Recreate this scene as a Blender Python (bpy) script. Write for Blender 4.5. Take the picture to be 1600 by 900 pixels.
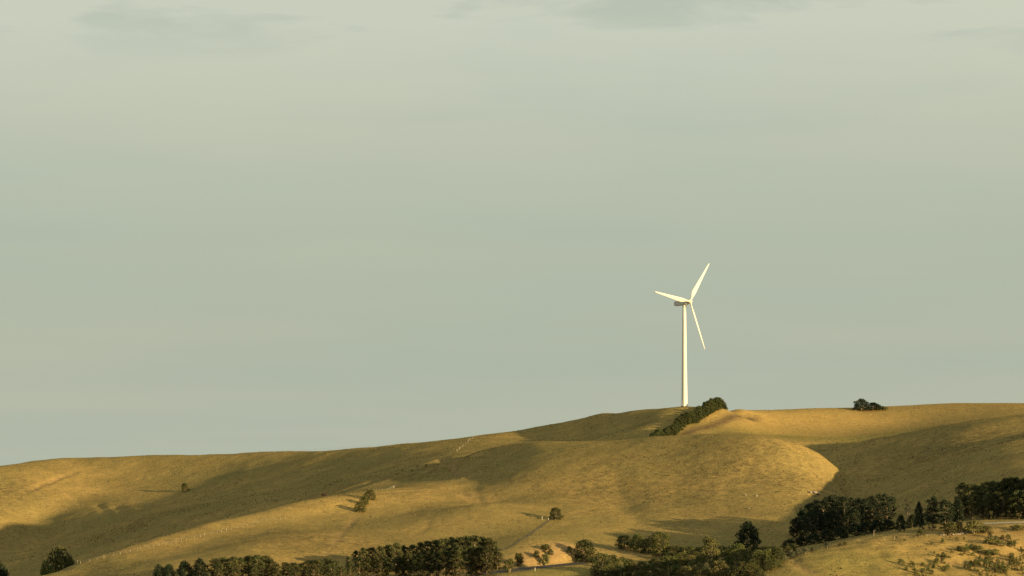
import bpy, math, random
import numpy as np
from mathutils import Vector, Matrix
for o in list(bpy.data.objects): bpy.data.objects.remove(o)
S = bpy.context.scene
C = S.collection
R = math.radians
# ------------------------------------------------------------------ camera, sky, sun, exposure
W_, H_ = 1600., 900.
FOC = 5555.0; HOR = 760.0                       # focal length in px, eye-level row
PITCH = math.atan((HOR - 450.) / FOC)
cam = bpy.data.cameras.new('camera'); cam.sensor_width = 36; cam.lens = 36 * FOC / W_
cam.clip_start = 1; cam.clip_end = 30000
camo = bpy.data.objects.new('camera', cam); C.objects.link(camo)
camo.rotation_euler = (math.pi / 2 + PITCH, 0, 0); S.camera = camo
S.render.resolution_x = 1024; S.render.resolution_y = 576
S.view_settings.view_transform = 'Standard'; S.view_settings.look = 'None'
S.view_settings.gamma = 1; S.view_settings.use_curve_mapping = False
S.view_settings.exposure = 1.3
SUN_AZ, SUN_EL = R(35.3), R(7.0)                  # azimuth measured from +X towards the camera
sdir = Vector((math.cos(SUN_AZ) * math.cos(SUN_EL), -math.sin(SUN_AZ) * math.cos(SUN_EL), math.sin(SUN_EL)))
sl = bpy.data.lights.new('sun', 'SUN'); sl.energy = 5.0; sl.angle = R(0.6); sl.color = (1, .725, .34)
so = bpy.data.objects.new('sun', sl); C.objects.link(so)
so.rotation_euler = (-sdir).to_track_quat('-Z', 'Y').to_euler(); so.location = (300, -300, 300)

world = bpy.data.worlds.new('World'); S.world = world; world.use_nodes = True
OX1, OY1, OX2, OY2 = 15.7, 19.72, 26.93, 2.43
def build_world():
    nt = world.node_tree; n = nt.nodes; l = nt.links; n.clear()
    out = n.new('ShaderNodeOutputWorld')
    sky = n.new('ShaderNodeTexSky'); sky.sky_type = 'NISHITA'; sky.sun_disc = False
    sky.sun_elevation = SUN_EL; sky.sun_rotation = math.atan2(sdir.x, sdir.y)
    sky.dust_density = 3
    b0 = n.new('ShaderNodeBackground'); b0.inputs[1].default_value = .065
    l.new(sky.outputs[0], b0.inputs[0])
    tc = n.new('ShaderNodeTexCoord')
    sep = n.new('ShaderNodeSeparateXYZ'); l.new(tc.outputs['Generated'], sep.inputs[0])
    def M(op, a, b=None, c=None):
        m = n.new('ShaderNodeMath'); m.operation = op
        for i, v in enumerate((a, b, c)):
            if v is None: continue
            if isinstance(v, (int, float)): m.inputs[i].default_value = v
            else: l.new(v, m.inputs[i])
        return m.outputs[0]
    # cloud deck: a flat layer seen in perspective
    zz = M('ADD', M('MAXIMUM', sep.outputs[2], 0.0), .07)
    u = M('DIVIDE', sep.outputs[0], zz); v = M('DIVIDE', sep.outputs[1], zz)
    cb = n.new('ShaderNodeCombineXYZ'); l.new(u, cb.inputs[0]); l.new(v, cb.inputs[1])
    def noise(scale, det, rough, off, dist=0.):
        mp = n.new('ShaderNodeMapping'); mp.inputs['Location'].default_value = off
        l.new(cb.outputs[0], mp.inputs[0])
        t = n.new('ShaderNodeTexNoise'); t.inputs['Scale'].default_value = scale
        t.inputs['Detail'].default_value = det; t.inputs['Roughness'].default_value = rough
        t.inputs['Distortion'].default_value = dist
        l.new(mp.outputs[0], t.inputs['Vector']); return t.outputs[0]
    n1 = noise(.8, 3, .5, (OX1, OY1, 0)); n2 = noise(2.6, 8, .58, (OX2, OY2, 0), .25); n3 = noise(1.6, 6, .55, (5.1, 3.4, 0), .2)
    def ramp(fac, stops):
        r = n.new('ShaderNodeValToRGB'); l.new(fac, r.inputs[0]); e = r.color_ramp.elements
        while len(e) < len(stops): e.new(.5)
        for k, (p, c) in enumerate(stops): e[k].position = p; e[k].color = (*c, 1)
        return r.outputs[0]
    def mult(a, b, f=1.):
        m = n.new('ShaderNodeMixRGB'); m.blend_type = 'MULTIPLY'; m.use_clamp = False
        if isinstance(f, float): m.inputs[0].default_value = f
        else: l.new(f, m.inputs[0])
        l.new(a, m.inputs[1]); l.new(b, m.inputs[2]); return m.outputs[0]
    def clamp01(v): return M('MINIMUM', M('MAXIMUM', v, 0.), 1.)
    # overall veil: paler higher up, dull near the horizon
    vz = M('MULTIPLY', sep.outputs[2], 4.0)
    veil = ramp(vz, [(0., (.455, .492, .395)), (.16, (.440, .482, .385)), (.28, (.438, .488, .395)), (.40, (.505, .540, .432)), (.52, (.585, .612, .500))])
    c = mult(veil, ramp(n1, [(.3, (.955, .97, .985)), (.7, (1.035, 1.02, .995))]))
    c = mult(c, ramp(n3, [(.36, (.955, .97, .98)), (.48, (1, 1, 1))]), clamp01(M('MULTIPLY', M('SUBTRACT', vz, .22), 4.)))
    # ragged grey scud of the higher part
    c = mult(c, ramp(n2, [(.38, (.83, .865, .885)), (.49, (1, 1, 1))]), clamp01(M('MULTIPLY', M('SUBTRACT', vz, .462), 14.)))
    b1 = n.new('ShaderNodeBackground'); b1.inputs[1].default_value = .425
    l.new(c, b1.inputs[0])
    ms = n.new('ShaderNodeMixShader'); ms.inputs[0].default_value = .93
    l.new(b0.outputs[0], ms.inputs[1]); l.new(b1.outputs[0], ms.inputs[2]); l.new(ms.outputs[0], out.inputs[0])
build_world()

# ------------------------------------------------------------------ helpers
def ray(px, py):
    u = (px - 800.) / FOC; w = (450. - py) / FOC
    c, s = math.cos(PITCH), math.sin(PITCH)
    # camera right = +x, up = (0,-s,c), forward = (0,c,s)
    d = np.array([u, c - w * s, s + w * c]); return d / d[1]
def P(px, py, D): return ray(px, py) * D

# ------------------------------------------------------------------ terrain: control lines (column, row, distance)
LINES = [
 # skyline: one long ridge running from the turbine back to the far left
 [(-300,775,1570),(-120,748,1612),(0,730,1640),(45,722,1650),(85,717,1655),(200,715,1652),(330,711,1640),(430,707,1622),(540,702,1590),(640,692,1567),(760,680,1552),(850,667,1550),(930,650,1535),(990,642,1514),(1040,638,1505),(1068,636.5,1500),(1130,637,1515),(1180,640,1550),(1260,641,1600),(1340,642,1640),(1390,640,1640),(1440,634,1630),(1500,630,1620),(1600,630,1600),(1720,632,1580),(1850,642,1560)],
 # face of the back left hill
 [(-150,785,1572),(0,760,1602),(100,746,1624),(200,743,1627),(330,745,1602),(450,738,1562),(560,728,1516),(640,717,1496),(700,706,1492)],
 [(-150,835,1520),(0,805,1556),(50,793,1580),(120,785,1594),(220,786,1572),(330,781,1526),(420,770,1500),(500,758,1474),(560,748,1460),(640,732,1450)],
 [(20,818,1552),(60,812,1574),(110,806,1568),(200,803,1522),(300,795,1474),(400,781,1444)],
 [(-150,880,1475),(0,850,1532),(50,842,1546),(100,838,1530),(200,832,1464),(300,816,1412),(400,798,1402),(480,780,1405)],
 # gully behind the front left ridge
 [(735,709,1462),(650,731,1432),(600,746,1415),(540,766,1388),(480,798,1356),(420,826,1326),(330,870,1300),(230,908,1274),(130,948,1250),(40,975,1230),(-80,1000,1200)],
 # front left ridge crest
 [(-60,935,1150),(40,903,1180),(130,878,1200),(230,845,1222),(330,815,1250),(420,797,1272),(500,780,1294),(560,772,1308),(600,767,1318),(680,760,1332),(740,763,1330)],
 [(40,915,1168),(130,890,1188),(220,866,1202),(300,841,1226),(400,818,1250),(480,806,1268),(560,799,1280),(640,794,1288),(720,791,1288)],
 [(200,900,1150),(300,866,1182),(400,845,1196),(500,838,1206),(600,838,1220),(700,838,1222),(780,844,1208)],
 [(260,910,1118),(400,895,1140),(550,890,1158),(680,885,1160)],
 [(100,940,1090),(250,928,1095),(400,917,1102),(550,913,1112),(690,910,1112)],
 # central hill crest
 [(705,721,1430),(760,701,1404),(830,691,1382),(900,689,1368),(980,687,1356),(1020,684,1350),(1080,681,1342),(1130,678.5,1335),(1180,683,1330),(1240,698,1326),(1280,713,1328),(1308,731,1338)],
 [(770,713,1386),(830,702,1368),(900,700,1353),(980,699,1342),(1060,694,1332),(1130,692,1322),(1190,699,1316),(1240,713,1314)],
 # behind that crest: hidden saddle
 [(770,709,1452),(850,712,1438),(950,716,1410),(1050,710,1398),(1120,706,1392),(1190,710,1388),(1240,718,1384)],
 # central hill face
 [(720,740,1376),(760,734,1358),(830,732,1332),(900,733,1322),(980,735,1314),(1060,735,1306),(1130,735,1299),(1200,741,1294),(1260,756,1288),(1300,776,1284)],
 [(760,788,1262),(830,798,1256),(868,810,1244),(910,800,1262),(960,795,1272),(1010,792,1270),(1100,792,1262),(1180,798,1254),(1250,806,1244)],
 [(830,838,1205),(880,846,1198),(930,834,1216),(990,836,1220),(1060,842,1212),(1130,846,1204),(1190,848,1190)],
 # turbine hill, left of the shelterbelt
 [(760,694,1512),(850,679,1537),(930,670,1512),(1000,662,1488),(1050,656,1472)],
 [(850,690,1496),(930,687,1474),(1000,682,1454)],
 # shelterbelt line
 [(1018,686,1442),(1050,675,1460),(1085,662,1480),(1115,647,1500)],
 # plateau
 [(1140,650,1520),(1200,660,1525),(1300,665,1540),(1400,660,1560),(1500,650,1560),(1600,641,1550),(1750,640,1530)],
 [(1110,672,1470),(1150,674,1475),(1200,680,1480),(1250,682,1480),(1310,684,1482),(1400,675,1495),(1500,662,1490)],
 # lip and hollow right of the central hill
 [(1190,688,1448),(1205,688,1450),(1250,690,1452),(1310,693,1458)],
 [(1240,704,1432),(1285,714,1408),(1296,723,1388),(1318,744,1338),(1328,770,1300),(1328,792,1274),(1290,815,1240),(1245,838,1196)],
 # right spur crest
 [(1312,702,1442),(1335,694,1435),(1380,684,1420),(1450,672,1406),(1550,656,1394),(1600,650,1390),(1680,643,1385),(1800,640,1375)],
 # behind it: hidden trough
 [(1420,683,1458),(1500,676,1450),(1600,664,1440),(1720,655,1430),(1850,650,1420)],
 # its flank and lower rib, which runs on out of frame
 [(1365,715,1385),(1395,735,1345),(1420,759,1280),(1420,797,1210)],
 [(1450,700,1365),(1500,690,1360),(1560,678,1362),(1630,668,1362)],
 [(1450,735,1318),(1490,718,1312),(1540,700,1306),(1600,687,1304),(1680,684,1283),(1760,705,1225),(1820,730,1160),(1850,765,1100),(1870,840,1030),(1880,910,960)],
 [(1480,752,1240),(1540,742,1228),(1600,735,1218),(1680,745,1180)],
 # strip under the pines of the right
 [(1215,872,1110),(1260,856,1118),(1330,842,1125),(1400,830,1130),(1450,825,1130),(1520,812,1130),(1600,810,1125),(1700,805,1115)],
 [(1230,866,1085),(1310,845,1092),(1400,831,1095),(1450,826,1095),(1520,819,1095),(1600,817,1092),(1700,815,1090)],
 # right foreground hill
 [(1120,925,1000),(1180,900,1012),(1220,884,1020),(1270,866,1028),(1330,853,1036),(1400,843,1044),(1460,838,1048),(1520,832,1052),(1600,826,1054),(1720,822,1054)],
 [(1260,905,1004),(1330,885,1012),(1400,870,1023),(1480,864,1029),(1560,860,1036),(1650,858,1041)],
 [(1300,950,972),(1400,920,988),(1500,908,1002),(1600,902,1012),(1720,900,1018)],
 # creek
 [(960,862,1185),(1040,866,1180),(1120,868,1170),(1180,868,1156)],
 [(960,892,1140),(1040,898,1125),(1120,900,1108),(1160,908,1085)],
 # road shelf and its cut bank
 [(700,905.5,1122),(760,898,1130),(820,890.5,1138),(870,885.5,1146),(915,880.5,1156)],
 [(700,903.5,1129),(760,896,1137),(820,888.5,1145),(870,883.5,1153),(915,879,1163)],
 [(740,888,1144),(800,875,1152),(850,861,1160),(885,852,1172)],
 [(780,905,1108),(850,896,1120),(900,889,1130),(935,889,1136),(965,905,1118)],
]
HID = [  # plain points (x, y, z) that round off what lies behind and beside
]
def densify(line, step=14.):
    pts = [P(*p) for p in line]; out = []
    for i in range(len(pts) - 1):
        p0 = pts[max(i-1, 0)]; p1 = pts[i]; p2 = pts[i+1]; p3 = pts[min(i+2, len(pts)-1)]
        n = max(1, int(np.linalg.norm(p2 - p1) / step))
        for k in range(n):
            t = k / n
            out.append(.5*((2*p1)+(-p0+p2)*t+(2*p0-5*p1+4*p2-p3)*t*t+(-p0+3*p1-3*p2+p3)*t**3))
    out.append(pts[-1]); return out
ctrl = []
for L in LINES: ctrl += densify(L)
for q in LINES[0]:                      # the far side falls away
    for dd, dz in ((22, -1.6), (70, -9), (160, -24), (320, -50)):
        p = P(*q); ctrl.append(np.array([p[0] * (1 + dd/1600.), p[1] + dd, p[2] + dz]))
for x in range(-300, 301, 60):
    ctrl.append(np.array([x, 900., -42 - .02*abs(x)])); ctrl.append(np.array([x, 800., -50.]))
for y in range(950, 1900, 90):
    ctrl.append(np.array([-480., y, -25 + .02*(y-950)])); ctrl.append(np.array([480., y, -14.]))
ctrl = np.array(ctrl)
def tps_fit(c, lam=2e-4):
    X = c[:, :2] / 100.; n = len(X)
    d2 = ((X[:, None] - X[None])**2).sum(-1)
    K = .5 * d2 * np.log(d2 + 1e-9) + lam * np.eye(n)
    Q = np.c_[np.ones(n), X]; A = np.zeros((n+3, n+3)); A[:n, :n] = K; A[:n, n:] = Q; A[n:, :n] = Q.T
    return X, np.linalg.solve(A, np.r_[c[:, 2], 0, 0, 0])
X_, w_ = tps_fit(ctrl)
gx = np.arange(-520, 521, 6.); gy = np.arange(780, 2021, 6.)
GX, GY = np.meshgrid(gx, gy)
q = np.c_[GX.ravel(), GY.ravel()] / 100.; zc = np.empty(len(q))
for i in range(0, len(q), 4000):
    b = q[i:i+4000]; d2 = ((b[:, None] - X_[None])**2).sum(-1)
    zc[i:i+4000] = (.5*d2*np.log(d2+1e-9)) @ w_[:-3] + w_[-3] + b @ w_[-2:]
ZC = zc.reshape(GX.shape)
def cub(t):
    return np.stack([-.5*t**3+t*t-.5*t, 1.5*t**3-2.5*t*t+1, -1.5*t**3+2*t*t+.5*t, .5*t**3-.5*t*t], 0)
def coarse(x, y):
    """bicubic lookup of the spline surface, blended into rolling lowland outside its area"""
    fx = np.clip((x - gx[0]) / 6., 1, len(gx) - 3.001); fy = np.clip((y - gy[0]) / 6., 1, len(gy) - 3.001)
    ix = fx.astype(int); iy = fy.astype(int); wx = cub(fx - ix); wy = cub(fy - iy); z = 0
    for a in range(4):
        for b in range(4): z = z + wy[a] * wx[b] * ZC[iy + a - 1, ix + b - 1]
    base = -48 + 9*np.sin(x/310.+1)*np.cos(y/420.) + 4*np.sin(x/130.+y/170.)
    w = np.clip((480 - np.abs(x)) / 130., 0, 1) * np.clip((y - 790) / 90., 0, 1) * np.clip((1980 - y) / 150., 0, 1)
    w = w*w*(3-2*w)
    zz = w * z + (1 - w) * base
    k = np.clip(1 - np.hypot(x, y) / 420., 0, 1)**1.0          # the viewer's own hill
    return zz * (1 - k*k*(3-2*k)) + (-2.2) * k*k*(3-2*k) 
def vnoise(x, y, seed):
    ix = np.floor(x).astype(np.int64); iy = np.floor(y).astype(np.int64); fx = x - ix; fy = y - iy
    fx = fx**3*(fx*(6*fx-15)+10); fy = fy**3*(fy*(6*fy-15)+10)
    def h(a, b):
        v = (a*374761393 + b*668265263 + seed*974634541) & 0xffffffff
        v = ((v ^ (v >> 13)) * 1274126177) & 0xffffffff
        v = ((v ^ (v >> 16)) * 2246822519) & 0xffffffff
        return (v ^ (v >> 15)) / 4294967295. * 2 - 1
    return (h(ix,iy)*(1-fx)+h(ix+1,iy)*fx)*(1-fy)+(h(ix,iy+1)*(1-fx)+h(ix+1,iy+1)*fx)*fy
def seglines(lines, x, y, R_):
    """distance to polylines (list of (n,2) arrays), only within R_"""
    d = np.full(x.shape, 1e9)
    for L in lines:
        for a, b in zip(L[:-1], L[1:]):
            m = (x > min(a[0], b[0])-R_) & (x < max(a[0], b[0])+R_) & (y > min(a[1], b[1])-R_) & (y < max(a[1], b[1])+R_)
            if not m.any(): continue
            xm, ym = x[m], y[m]; ab = b - a; t = np.clip(((xm-a[0])*ab[0]+(ym-a[1])*ab[1])/(ab@ab), 0, 1)
            d[m] = np.minimum(d[m], np.hypot(xm-a[0]-t*ab[0], ym-a[1]-t*ab[1]))
    return d
def graded(lo, hi, step, far_lo, far_hi):
    a = list(np.arange(lo, hi + .01, step)); s = step
    while a[-1] < far_hi: s *= 1.22; a.append(a[-1] + s)
    s = step; h = []; v = lo
    while v > far_lo: s *= 1.22; v -= s; h.append(v)
    return np.array(h[::-1] + a)
STEP = 1.4
xs = graded(-245, 235, STEP, -9000, 9000); ys = graded(940, 1720, STEP, -9000, 14000)
XX, YY = np.meshgrid(xs, ys); ZZ = coarse(XX, YY)
near = (np.clip((300-np.abs(XX))/60, 0, 1) * np.clip((YY-860)/50, 0, 1) * np.clip((1800-YY)/80, 0, 1))
rel = (.7*vnoise(XX/34, YY/34, 1) + .20*vnoise(XX/13, YY/13, 2) + .10*vnoise(XX/6, YY/6, 3) + .07*vnoise(XX/3.4, YY/3.4, 4))
plat = np.clip((YY-1440)/60, 0, 1) * np.clip((XX-70)/30, 0, 1)
ZZ = ZZ + near * rel * (1 - .6*plat) + .35*np.clip((XX-70)/30, 0, 1)*np.clip((1062-YY)/15, 0, 1)*near*(vnoise(XX/5.5, YY/5.5, 81) + .6*vnoise(XX/2.6, YY/2.6, 82))
def hgt(x, y):
    i = np.clip(np.searchsorted(xs, x) - 1, 0, len(xs)-2); j = np.clip(np.searchsorted(ys, y) - 1, 0, len(ys)-2)
    tx = (x-xs[i])/(xs[i+1]-xs[i]); ty = (y-ys[j])/(ys[j+1]-ys[j])
    return (ZZ[j,i]*(1-tx)+ZZ[j,i+1]*tx)*(1-ty)+(ZZ[j+1,i]*(1-tx)+ZZ[j+1,i+1]*tx)*ty
def hit(px, py, d0=930., d1=1700.):
    """where the line of sight through a point of the photograph first meets the ground"""
    D = np.arange(d0, d1, 1.); r = ray(px, py); g = hgt(r[0]*D, D) - r[2]*D
    k = np.argmax(g > 0)
    if not (g > 0).any(): return None
    if k == 0: return np.array([r[0]*D[0], D[0], hgt(r[0]*D[0], D[0])])
    t = g[k-1] / (g[k-1] - g[k]); d = D[k-1] + t
    return np.array([r[0]*d, d, float(hgt(r[0]*d, d))])
# ---- tracks, gullies and road shelves worked into the ground
def line_hits(pts, step=7., **k):
    out = []
    for (ax, ay), (bx, by) in zip(pts[:-1], pts[1:]):
        n = max(1, int(math.hypot(bx-ax, by-ay) / step))
        for i in range(n):
            t = i / n; h = hit(ax+(bx-ax)*t, ay+(by-ay)*t, **k)
            if h is not None: out.append(h)
    h = hit(*pts[-1], **k)
    if h is not None: out.append(h)
    return np.array(out)
def smooth_line(L, it=3):
    L = L.copy()
    for _ in range(it): L[1:-1] = .25*L[:-2] + .5*L[1:-1] + .25*L[2:]
    return L
TRACKS = [ # pixels, half width m, depth m, soil
 ([(692,716),(698,727),(712,735),(728,741),(745,747)], 1.7, 1.3, .9),
 ([(38,770),(55,762),(85,750),(110,740),(128,735)], 1.3, .6, .6),
 ([(590,771),(640,767.5),(700,768),(735,774),(752,790)], 1.5, .35, .6),
 ([(503,872),(520,851),(535,834),(556,806)], 1.1, .3, .9),
 ([(1237,868),(1243,884),(1262,893),(1290,899)], 1.4, .45, .8),
 ([(1120,781),(1180,776),(1300,774)], 1.0, .3, .5),
 ([(1350,768),(1400,762),(1520,758)], 1.0, .3, .5),
 ([(640,838),(668,826),(676,815),(668,806)], 1.3, .35, .3),
 ([(868,806),(905,801),(930,796)], 1.0, .35, .5),
 ([(740,762),(750,772),(757,790)], 1.2, .4, .4),
 ([(180,788),(195,800),(203,815),(215,835),(222,848)], 2.2, .9, .1),
 ([(150,785),(170,800),(186,822)], 1.8, .5, .0),
 ([(730,712),(680,722),(640,734),(600,748),(545,766)], 2.4, 1.4, .2),
 ([(1318,746),(1326,762),(1328,790)], 2.2, 1.6, .3),
 ([(958,735),(968,770),(985,800),(1000,822)], 4.0, .5, .0),
 ([(1500,852),(1540,868),(1590,884)], 1.6, .4, .6),
 ([(1440,868),(1500,880),(1560,894)], 1.6, .4, .4),
]
SOIL = np.zeros_like(ZZ); dZ = np.zeros_like(ZZ)
for pts, hw, dep, soil in TRACKS:
    L = smooth_line(line_hits(pts))
    d = seglines([L[:, :2]], XX, YY, hw*4) + .5*vnoise(XX/4, YY/4, 31)
    e0, e1 = L[0], L[-1]; fade = np.clip((np.minimum(np.hypot(XX-e0[0], YY-e0[1]), np.hypot(XX-e1[0], YY-e1[1])) + 1)/9, 0, 1)
    fade *= np.clip(.75 + .6*vnoise(XX/9, YY/9, 33), .15, 1)
    dZ -= fade*dep*np.exp(-(d/hw)**2) - fade*.3*dep*np.exp(-((d-2.2*hw)/hw)**2)
    SOIL = np.maximum(SOIL, fade*soil*np.exp(-(d/(hw*1.1))**2))
ZZ = ZZ + dZ
def shelf(L, half, blend):
    """level the ground across a road line"""
    global ZZ
    best = np.full(ZZ.shape, 1e9); zt = np.zeros_like(ZZ)
    for a, b in zip(L[:-1], L[1:]):
        R_ = half + blend + 2
        m = (XX > min(a[0], b[0])-R_) & (XX < max(a[0], b[0])+R_) & (YY > min(a[1], b[1])-R_) & (YY < max(a[1], b[1])+R_)
        ab = (b-a)[:2]; t = np.clip(((XX[m]-a[0])*ab[0]+(YY[m]-a[1])*ab[1])/(ab@ab), 0, 1)
        d = np.hypot(XX[m]-a[0]-t*ab[0], YY[m]-a[1]-t*ab[1]); bm = best[m]; zm = zt[m]
        u = d < bm; bm[u] = d[u]; zm[u] = (a[2]+(b[2]-a[2])*t)[u]; best[m] = bm; zt[m] = zm
    w = np.clip(1-(best-half)/blend, 0, 1); w = w*w*(3-2*w)
    ZZ = ZZ*(1-w) + zt*w
road_line = smooth_line(line_hits([(640,911),(700,904.5),(760,897),(820,889.5),(870,884.5),(918,879.5)], 8), 6)
shelf(road_line, 4.2, 3.0)
pale_line = smooth_line(line_hits([(1538,819.5),(1560,818.5),(1600,817.5),(1680,816)], 6), 6)
shelf(pale_line, 3.0, 2.5)
def mesh_np(name, v, f, smooth=False):
    me = bpy.data.meshes.new(name); v = np.asarray(v, np.float32); f = np.asarray(f, np.int32)
    me.vertices.add(len(v)); me.vertices.foreach_set('co', v.ravel())
    k = f.shape[1]; me.loops.add(f.size); me.loops.foreach_set('vertex_index', f.ravel())
    me.polygons.add(len(f)); me.polygons.foreach_set('loop_start', np.arange(0, f.size, k, dtype=np.int32))
    if smooth: me.polygons.foreach_set('use_smooth', np.ones(len(f), bool))
    me.update(calc_edges=True); return me
nx, ny = len(xs), len(ys)
I = np.arange(nx*ny).reshape(ny, nx)
F = np.stack([I[:-1,:-1], I[:-1,1:], I[1:,1:], I[1:,:-1]], -1).reshape(-1, 4)
gm = mesh_np('ground', np.c_[XX.ravel(), YY.ravel(), ZZ.ravel()], F, True)
ground = bpy.data.objects.new('ground', gm); C.objects.link(ground); ground['kind'] = 'structure'

# zones: stubble gold on the plateau, green verge, bare soil of the cut bank
def zone(cpx, cpy, rx, ry):
    """soft world-space patch centred where the photograph shows it"""
    c = hit(cpx, cpy)
    return np.exp(-(((XX-c[0])/rx)**2 + ((YY-c[1])/ry)**2))
gold2 = .8*np.maximum(zone(1540,868,34,34), zone(1590,880,30,36))
gold = np.clip((YY-1470-.12*(XX-60)+6*vnoise(XX/18, YY/18, 40))/14, 0, 1)*np.clip((XX-75)/8, 0, 1)*np.clip((1e3-np.abs(YY-1560))/10, 0, 1)
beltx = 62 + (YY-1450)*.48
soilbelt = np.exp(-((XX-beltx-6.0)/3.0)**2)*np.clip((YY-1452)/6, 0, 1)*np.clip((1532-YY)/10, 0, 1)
bank = np.zeros_like(ZZ)
for q in ((800,882),(825,876),(845,870),(862,862),(880,858),(895,858),(700,898),(725,893)):
    bank = np.maximum(bank, zone(*q, 5.5, 6.5))
bank = np.maximum(bank, .55*zone(985,862,9,10)); bank = np.maximum(bank, .5*zone(1575,838,10,9))
SOIL = np.clip(np.maximum(SOIL, np.maximum(0*soilbelt, bank)) + .15*vnoise(XX/5, YY/5, 41)*(bank > .2), 0, 1)
green = np.zeros_like(ZZ)
for q, rx, ry in (((870,894),14,14),((910,889),10,10),((1330,882),20,20),((1330,686),60,18)):
    green = np.maximum(green, zone(*q, rx, ry))
green = np.clip(green + .0, 0, 1)
at = gm.attributes.new('zones', 'FLOAT_COLOR', 'POINT')
at.data.foreach_set('color', np.stack([np.maximum(gold, gold2), green, SOIL, soilbelt], -1).astype(np.float32).ravel())

weeds = np.zeros_like(ZZ)
for q, rx, ry in (((1150,730),42,34),((1230,750),30,26),((1090,770),34,26),((640,738),30,30),((230,815),30,26),((940,755),16,40),((500,845),30,26),((450,830),22,20),((10,765),22,22),((1180,700),30,20),((1480,700),40,40)):
    weeds = np.maximum(weeds, zone(*q, rx, ry))
wa = gm.attributes.new('weeds', 'FLOAT', 'POINT'); wa.data.foreach_set('value', weeds.astype(np.float32).ravel())

# ------------------------------------------------------------------ materials
class NT:
    def __init__(s, name, rough=.9):
        s.m = bpy.data.materials.new(name); s.m.use_nodes = True; s.t = s.m.node_tree; s.n = s.t.nodes
        s.b = s.n['Principled BSDF']; s.b.inputs['Roughness'].default_value = rough
        s.b.inputs['Specular IOR Level'].default_value = .15
    def N(s, k, **kw):
        x = s.n.new(k)
        for a, v in kw.items(): setattr(x, a, v)
        return x
    def L(s, a, b): s.t.links.new(a, b)
    def noise(s, vec, scale, det=4, rough=.55, dist=0.):
        t = s.N('ShaderNodeTexNoise'); t.inputs['Scale'].default_value = scale; t.inputs['Detail'].default_value = det
        t.inputs['Roughness'].default_value = rough; t.inputs['Distortion'].default_value = dist; s.L(vec, t.inputs['Vector']); return t.outputs[0]
    def ramp(s, fac, stops):
        r = s.N('ShaderNodeValToRGB'); s.L(fac, r.inputs[0]); e = r.color_ramp.elements
        while len(e) < len(stops): e.new(.5)
        for k, (p, c) in enumerate(stops):
            e[k].position = p; e[k].color = (*(c if hasattr(c, '__len__') else (c, c, c)), 1)
        return r.outputs[0]
    def mix(s, f, a, b, mode='MIX'):
        m = s.N('ShaderNodeMixRGB', blend_type=mode)
        for i, v in enumerate((f, a, b)):
            if isinstance(v, (int, float)): m.inputs[i].default_value = v if i == 0 else (v, v, v, 1)
            elif isinstance(v, tuple): m.inputs[i].default_value = (*v, 1)
            else: s.L(v, m.inputs[i])
        return m.outputs[0]
    def math(s, op, a, b):
        m = s.N('ShaderNodeMath', operation=op)
        for i, v in enumerate((a, b)):
            if isinstance(v, (int, float)): m.inputs[i].default_value = v
            else: s.L(v, m.inputs[i])
        return m.outputs[0]
    def mapping(s, vec, scale=(1,1,1), rot=(0,0,0)):
        m = s.N('ShaderNodeMapping'); m.inputs['Scale'].default_value = scale; m.inputs['Rotation'].default_value = rot
        s.L(vec, m.inputs[0]); return m.outputs[0]
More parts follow.
